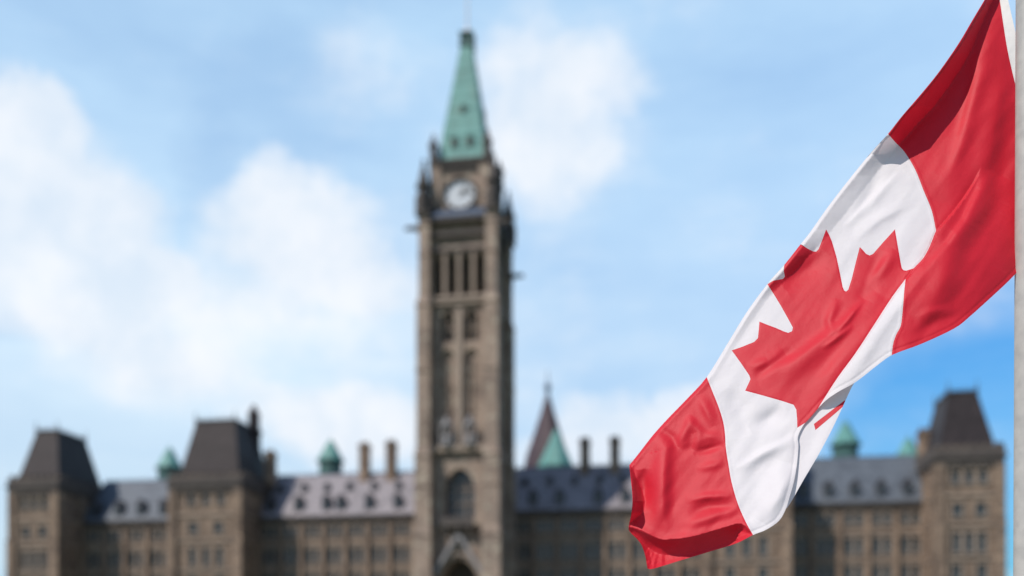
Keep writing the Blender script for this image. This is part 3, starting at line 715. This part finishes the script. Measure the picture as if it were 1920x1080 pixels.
FOLDS = [  # polyline, height, width on its left, width on its right (walking order), in photo pixels
    ([(1872, 10), (1835, 140), (1795, 270), (1768, 380)], 9, 22, 22),
    ([(1885, 60), (1866, 200), (1850, 310), (1835, 420)], 6, 20, 30),
    ([(1830, 110), (1790, 260), (1765, 330)], -6, 12, 16),
    ([(1895, 190), (1880, 300), (1850, 420), (1790, 520)], -7, 26, 30),
    ([(1838, 312), (1826, 354), (1801, 407), (1770, 450), (1728, 500)], -7, 9, 14),
    ([(1800, 470), (1770, 530), (1720, 600)], 6, 24, 30),
    ([(1880, 330), (1800, 440), (1745, 545)], 5, 18, 22),
    ([(1712, 600), (1745, 584), (1790, 578)], 2, 8, 10), ([(1695, 640), (1740, 612), (1810, 585)], -2.5, 10, 12),
    ([(1690, 320), (1640, 370), (1580, 430)], 3.2, 10, 5), ([(1710, 380), (1650, 410), (1600, 450)], 2.5, 8, 12),
    ([(1655, 320), (1610, 400)], -2.5, 12, 12),
    ([(1640, 545), (1613, 576), (1560, 628), (1495, 677), (1422, 718)], 9, 26, 13),
    ([(1570, 560), (1555, 600), (1558, 630)], 4, 9, 9),
    ([(1665, 560), (1620, 630), (1560, 700), (1500, 750)], 7, 30, 18),
    ([(1545, 470), (1520, 500), (1470, 540)], -6, 18, 14), ([(1680, 470), (1640, 520), (1620, 560)], 6, 14, 10),
    ([(1655, 470), (1630, 540), (1600, 585)], -5, 14, 14), ([(1470, 660), (1440, 680), (1400, 690)], 5, 12, 10),
    ([(1490, 655), (1450, 680), (1415, 705)], -4, 8, 10), ([(1600, 610), (1540, 655)], 3, 6, 5), ([(1620, 560), (1590, 600), (1562, 632)], 3, 5, 7),
    ([(1376, 884), (1430, 850), (1497, 818)], 4.5, 7, 11), ([(1405, 805), (1440, 785), (1470, 765)], -5, 14, 16), ([(1360, 730), (1388, 765), (1398, 820)], -4, 20, 20),
    ([(1430, 980), (1460, 930), (1480, 870)], 7, 26, 14), ([(1400, 930), (1430, 880), (1470, 850)], -4, 22, 20),
    ([(1225, 812), (1247, 842), (1243, 890), (1241, 950), (1247, 1005)], 11, 14, 20), ([(1205, 880), (1208, 915), (1203, 960)], -10, 12, 14),
    ([(1285, 780), (1310, 810), (1300, 845)], 3.5, 9, 10), ([(1296, 838), (1325, 818), (1362, 820)], 3, 10, 9), ([(1300, 850), (1330, 842), (1360, 833)], -4, 7, 7), ([(1270, 838), (1282, 815), (1300, 780)], 4, 8, 9),
    ([(1310, 800), (1295, 838), (1265, 858)], -2.5, 9, 9),
    ([(1285, 940), (1320, 932), (1376, 928)], 4, 9, 7), ([(1290, 962), (1330, 950), (1380, 948)], -4, 10, 9), ([(1275, 985), (1320, 975), (1390, 950)], 4, 10, 10),
    ([(1230, 800), (1260, 820), (1275, 850)], -3, 8, 9), ([(1310, 740), (1325, 770), (1338, 800)], 4, 12, 9), ([(1305, 880), (1340, 872), (1362, 862)], 3, 8, 8),
]
UND = crom([(1176, 988), (1195, 992), (1213, 1000), (1232, 1009), (1250, 1012), (1300, 1006), (1355, 990), (1390, 982), (1412, 1003)], 3)
def height(x, y):
    x = np.asarray(x, float); y = np.asarray(y, float)
    a = .805*x+.594*y; f = -.594*x+.805*y
    z = .50*(a-1600)
    k = np.clip((x-1690)/215, 0, 1)**1.5
    z = z*(1-k) + (.3*(a-1640))*k
    # lip rolled towards the viewer along the upper edge
    d, s, t = seg_dist(x, y, SIL)
    w = np.interp(y, [-60, 3, 100, 200, 270, 300, 400, 480, 560, 700, 872], [10, 14, 28, 34, 30, 32, 34, 26, 18, 14, 12])
    sl_ = np.interp(y, [-60, 3, 200, 255, 290, 330, 430, 480, 520, 560, 700, 872], [2.6, 2.7, 2.3, 1.8, .75, .5, .42, .8, .75, .35, .15, .15])
    q = w-d; z = z + sl_*(q+np.sqrt(q*q+10))/2*.5*2*.5 + sl_*.5*np.where(q > 0, q, 0)
    z = z - .16*np.clip(7-d, 0, 7)**2
    # front fold standing forward of the leaf
    d, s, t = seg_dist(x, y, CON); sd = d*-s
    h = np.interp(t, [0, .08, .22, .4, .7, .9, 1.0], [0, 7, 20, 20, 18, 11, 0])
    z = z + np.where(sd > 0, h*sm(sd, 0, 4)*np.exp(-np.maximum(sd-3, 0)/170), 0)
    z = z + np.where(sd > 3, h*.35*np.sin(np.clip((sd-3)/20, 0, 1)*math.pi/2)*np.exp(-np.maximum(sd-23, 0)/120), 0)
    for p, hh, wl, wr in FOLDS: z = z + ridge(x, y, p, hh*1.25, wl, wr)
    d, s, t = seg_dist(x, y, LEFT)
    ww = np.interp(y, [872, 900, 940, 962, 982], [3, 13, 25, 22, 3]); q = np.maximum(ww-d, 0); z = z + 1.9*(q*q/(q+4))
    # underside of the fly end
    d, s, t = seg_dist(x, y, UND); sd = d*s
    dep = np.interp(t, [0, .12, .3, .7, .9, 1], [5, 14, 24, 24, 12, .01])+.01
    z = z - np.where(sd > 0, 1.9*dep*(1-np.exp(-sd/dep)) - np.interp(t, [0, .35, .6], [1.1, .8, .2])*np.maximum(sd-dep*1.2, 0), 0)
    z = z + 3*np.exp(-(d/9)**2)*sm(t, 0, .1)*(1-sm(t, .9, 1))
    # sewn seams: raised applique leaf, felled joins of the bars, doubled hems
    d, s, t = seg_dist(x, y, LEAF); z = z + .55*np.where(pip(x, y, LEAF), sm(d, 0, 3.2), 0)
    for ln in (FLY_LINE, HOIST_LINE):
        d, s, t = seg_dist(x, y, ln); z = z + .5*np.exp(-((d-3)/2.2)**2)
    d, s, t = seg_dist(x, y, BOT+[]); z = z - .7*np.exp(-((d-7)/2.4)**2)
    d, s, t = seg_dist(x, y, LEFT); z = z - .9*np.exp(-((d-9)/2.4)**2)
    # gentle long ripples along the fly
    nn = np.array([mnoise.noise((ff/170, aa/34, 1.3))+.5*mnoise.noise((ff/70, aa/17, 7.7)) for ff, aa in zip(f.ravel(), a.ravel())]).reshape(x.shape)
    fly = sm(f, -330, 100)
    return z + nn*(1.6+1.2*fly)
def world_px(x, y, z):
    Y = FD - z*PXM
    return np.stack([(x-960)/F*Y, Y, EYE+(HOR-y)/F*Y], -1)
def cloth(outline, lines, hf, spacing=4.0, extra=()):
    rnd = random.Random(3); V = []; Ed = []
    def add(line, close=False):
        b = len(V); V.extend(Vector(p[:2]) for p in line); n = len(line)
        Ed.extend((b+i, b+i+1) for i in range(n-1))
        if close: Ed.append((b+n-1, b))
    add(outline, True)
    for l, c in lines: add(l, c)
    P = np.array(outline); x0, y0 = P.min(0); x1, y1 = P.max(0); gx, gy = [], []; yy, r = y0, 0
    while yy < y1:
        xx = x0+(spacing/2 if r % 2 else 0)
        while xx < x1: gx.append(xx+rnd.uniform(-.5, .5)); gy.append(yy+rnd.uniform(-.5, .5)); xx += spacing
        yy += spacing*.87; r += 1
    gx = np.array(gx); gy = np.array(gy); k = pip(gx, gy, outline); gx, gy = gx[k], gy[k]
    V.extend(Vector((a, b)) for a, b in zip(gx, gy)); V.extend(Vector(p) for p in extra)
    ov, oe, of = delaunay_2d_cdt(V, Ed, [], 0, 1e-4, False)[:3]
    ov = np.array([tuple(v) for v in ov]); of = np.array([tuple(f) for f in of])
    c = ov[of].mean(1); k = pip(c[:, 0], c[:, 1], outline); of, c = of[k], c[k]
    z = hf(ov[:, 0], ov[:, 1]); e = .6
    p = world_px(ov[:, 0], ov[:, 1], z)
    dx = world_px(ov[:, 0]+e, ov[:, 1], hf(ov[:, 0]+e, ov[:, 1]))-world_px(ov[:, 0]-e, ov[:, 1], hf(ov[:, 0]-e, ov[:, 1]))
    dy = world_px(ov[:, 0], ov[:, 1]+e, hf(ov[:, 0], ov[:, 1]+e))-world_px(ov[:, 0], ov[:, 1]-e, hf(ov[:, 0], ov[:, 1]-e))
    n = -np.cross(dx, dy); n /= np.linalg.norm(n, axis=1, keepdims=True)
    q = ov[of]; w2 = (q[:, 1, 0]-q[:, 0, 0])*(q[:, 2, 1]-q[:, 0, 1])-(q[:, 1, 1]-q[:, 0, 1])*(q[:, 2, 0]-q[:, 0, 0])
    of = np.where((w2 > 0)[:, None], of[:, ::-1], of)
    return ov, of, c, p, n
def cloth_part(name, faces, p, n, mat, parent):
    used = np.unique(faces); m = {int(u): i for i, u in enumerate(used)}
    org = np.array(parent.location)
    fs = []
    for f in faces:
        fs.append(tuple(m[int(q)] for q in f))
    me = bpy.data.meshes.new(name); me.from_pydata([tuple(v) for v in (p[used]-org)], [], fs)
    for q in me.polygons: q.use_smooth = True
    me.normals_split_custom_set_from_vertices([tuple(v) for v in n[used]])
    me.materials.append(mat); o = bpy.data.objects.new(name, me); C.objects.link(o); o.parent = parent; return o
def fabric(name, col, col2, trans=.22, rough=.55):
    m, t, b = new_mat(name)
    c = mix_rgb(t, noise_fac(t, 9, 4, .3, .7), col, col2)
    t.links.new(c, b.inputs['Base Color']); b.inputs['Roughness'].default_value = rough; b.inputs['Specular IOR Level'].default_value = .35
    b.inputs['Sheen Weight'].default_value = .07; b.inputs['Sheen Roughness'].default_value = .4
    tr = t.nodes.new('ShaderNodeBsdfTranslucent'); t.links.new(c, tr.inputs['Color'])
    mx = t.nodes.new('ShaderNodeMixShader'); mx.inputs[0].default_value = trans
    out = t.nodes['Material Output']
    t.links.new(b.outputs[0], mx.inputs[1]); t.links.new(tr.outputs[0], mx.inputs[2]); t.links.new(mx.outputs[0], out.inputs[0])
    # woven nylon: fine thread grain and small puckers
    n1 = t.nodes.new('ShaderNodeTexNoise'); n1.inputs['Scale'].default_value = 26; n1.inputs['Detail'].default_value = 6; n1.inputs['Roughness'].default_value = .6
    n2 = t.nodes.new('ShaderNodeTexNoise'); n2.inputs['Scale'].default_value = 420; n2.inputs['Detail'].default_value = 2
    cc = t.nodes.new('ShaderNodeTexCoord'); t.links.new(cc.outputs['Object'], n1.inputs['Vector']); t.links.new(cc.outputs['Object'], n2.inputs['Vector'])
    ad = t.nodes.new('ShaderNodeMath'); ad.operation = 'MULTIPLY_ADD'; t.links.new(n2.outputs['Fac'], ad.inputs[0]); ad.inputs[1].default_value = .3; t.links.new(n1.outputs['Fac'], ad.inputs[2])
    bump(t, b, ad.outputs[0], .35, .006)
    return m
red_m = fabric('red_nylon', (.62, .012, .03), (.57, .010, .026))
white_m = fabric('white_nylon', (.73, .70, .71), (.69, .66, .68))
tape_m = fabric('hoist_tape_canvas', (.84, .83, .80), (.80, .79, .77), .1, .8)
FL = bpy.data.objects.new('canadian_flag', None); C.objects.link(FL)
FL.location = tuple(world_px(np.array(1905.), np.array(517.), np.array(0.)))
tag(FL, 'red and white maple leaf flag hanging in folds from the pole', 'flag')
con3 = []
P_ = np.array(CON); tdir = np.gradient(P_, axis=0); tdir /= np.linalg.norm(tdir, axis=1, keepdims=True)
nrm = np.stack([-tdir[:, 1], tdir[:, 0]], 1); nrm *= np.sign(nrm[:, :1])      # towards the right
con3 = [tuple(q) for q in (P_+nrm*4.0)[1:-1]] + [tuple(q) for q in (P_+nrm*2.0)[1:-1]] + [tuple(q) for q in (P_-nrm*1.0)[1:-1]]
ov, of, cc_, p_, n_ = cloth(OUT, [(CON, False), (LEAF, True), (HOIST_LINE, False), (FLY_LINE, False), (HEAD_LINE, False), (UND[2:-1], False)], height, 2.7, con3)
lx, ly = cc_[:, 0], cc_[:, 1]
inl = pip(lx, ly, LEAF); inh = pip(lx, ly, HEAD) ; inr = pip(lx, ly, HOIST) & ~inl & ~inh; inf = pip(lx, ly, FLY)
cloth_part('hoist_bar', of[inr], p_, n_, red_m, FL)
cloth_part('fly_bar', of[inf], p_, n_, red_m, FL)
cloth_part('maple_leaf', of[inl], p_, n_, red_m, FL)
cloth_part('hoist_tape', of[inh], p_, n_, tape_m, FL)
cloth_part('white_panel', of[~(inl | inh | inr | inf)], p_, n_, white_m, FL)
# lower corner folded back behind the panel, with the stem of the leaf
def height_b(x, y):
    x = np.asarray(x, float); y = np.asarray(y, float); a = .805*x+.594*y
    g = np.interp(y, [690, 730, 790, 840, 960], [5, 5, 5, 4, 4])
    z = .42*(a-1740)+66-g
    z = z + ridge(x, y, [(1590, 745), (1545, 830), (1490, 935)], 4, 22, 16)
    return z + np.array([1.2*mnoise.noise((xx/60, yy/60, 3.3)) for xx, yy in zip(x.ravel(), y.ravel())]).reshape(x.shape)
OUTB = [(1610, 708), (1598, 724), (1584, 754), (1561, 803), (1535, 852), (1506, 901), (1476, 952), (1468, 945), (1478, 900), (1482, 850), (1482, 815), (1510, 770), (1560, 725), (1600, 700)]
STEM = [(1526, 795), (1529, 806.5), (1587, 757), (1584, 750.5)]
ov, of, cc_, p_, n_ = cloth(crom(OUTB+[OUTB[0]], 3)[:-1], [(STEM, True)], height_b, 4)
inst = pip(cc_[:, 0], cc_[:, 1], STEM)
cloth_part('folded_corner', of[~inst], p_, n_, white_m, FL)
cloth_part('leaf_stem', of[inst], p_, n_, red_m, FL)

# ------------------------------------------------------------------ flagpole
pm, pt, pb = new_mat('brushed_pole')
pt.links.new(mix_rgb(pt, noise_fac(pt, 14, 6, .35, .7), (.42, .415, .39), (.33, .33, .315)), pb.inputs['Base Color']); pb.inputs['Roughness'].default_value = .5; pb.inputs['Metallic'].default_value = 0.0
ztop = EYE+(HOR+190)/F*FD
PD = FD-.2
xc = (1931-960)/F*PD
FP = bpy.data.objects.new('flagpole', None); C.objects.link(FP); FP.location = (xc, PD, 0)
tag(FP, 'pale grey metal flagpole at the right edge beside the flag', 'flagpole')
bm = bmesh.new()
frustum(bm, 0, 0, .12, 1.2, .088, .084, 40); frustum(bm, 0, 0, 1.2, ztop, .084, .066, 40)
link('shaft', bm, pm, FP, smooth=False)
bm = bmesh.new(); frustum(bm, 0, 0, 0.012, .05, .22, .22, 32); frustum(bm, 0, 0, .05, .14, .15, .1, 32); link('base_collar', bm, pm, FP)
bm = bmesh.new(); bmesh.ops.create_uvsphere(bm, u_segments=24, v_segments=16, radius=.1, matrix=Matrix.Translation((0, 0, ztop+.13))); frustum(bm, 0, 0, ztop, ztop+.06, .075, .075, 32); link('finial', bm, M['gold'], FP, smooth=True)
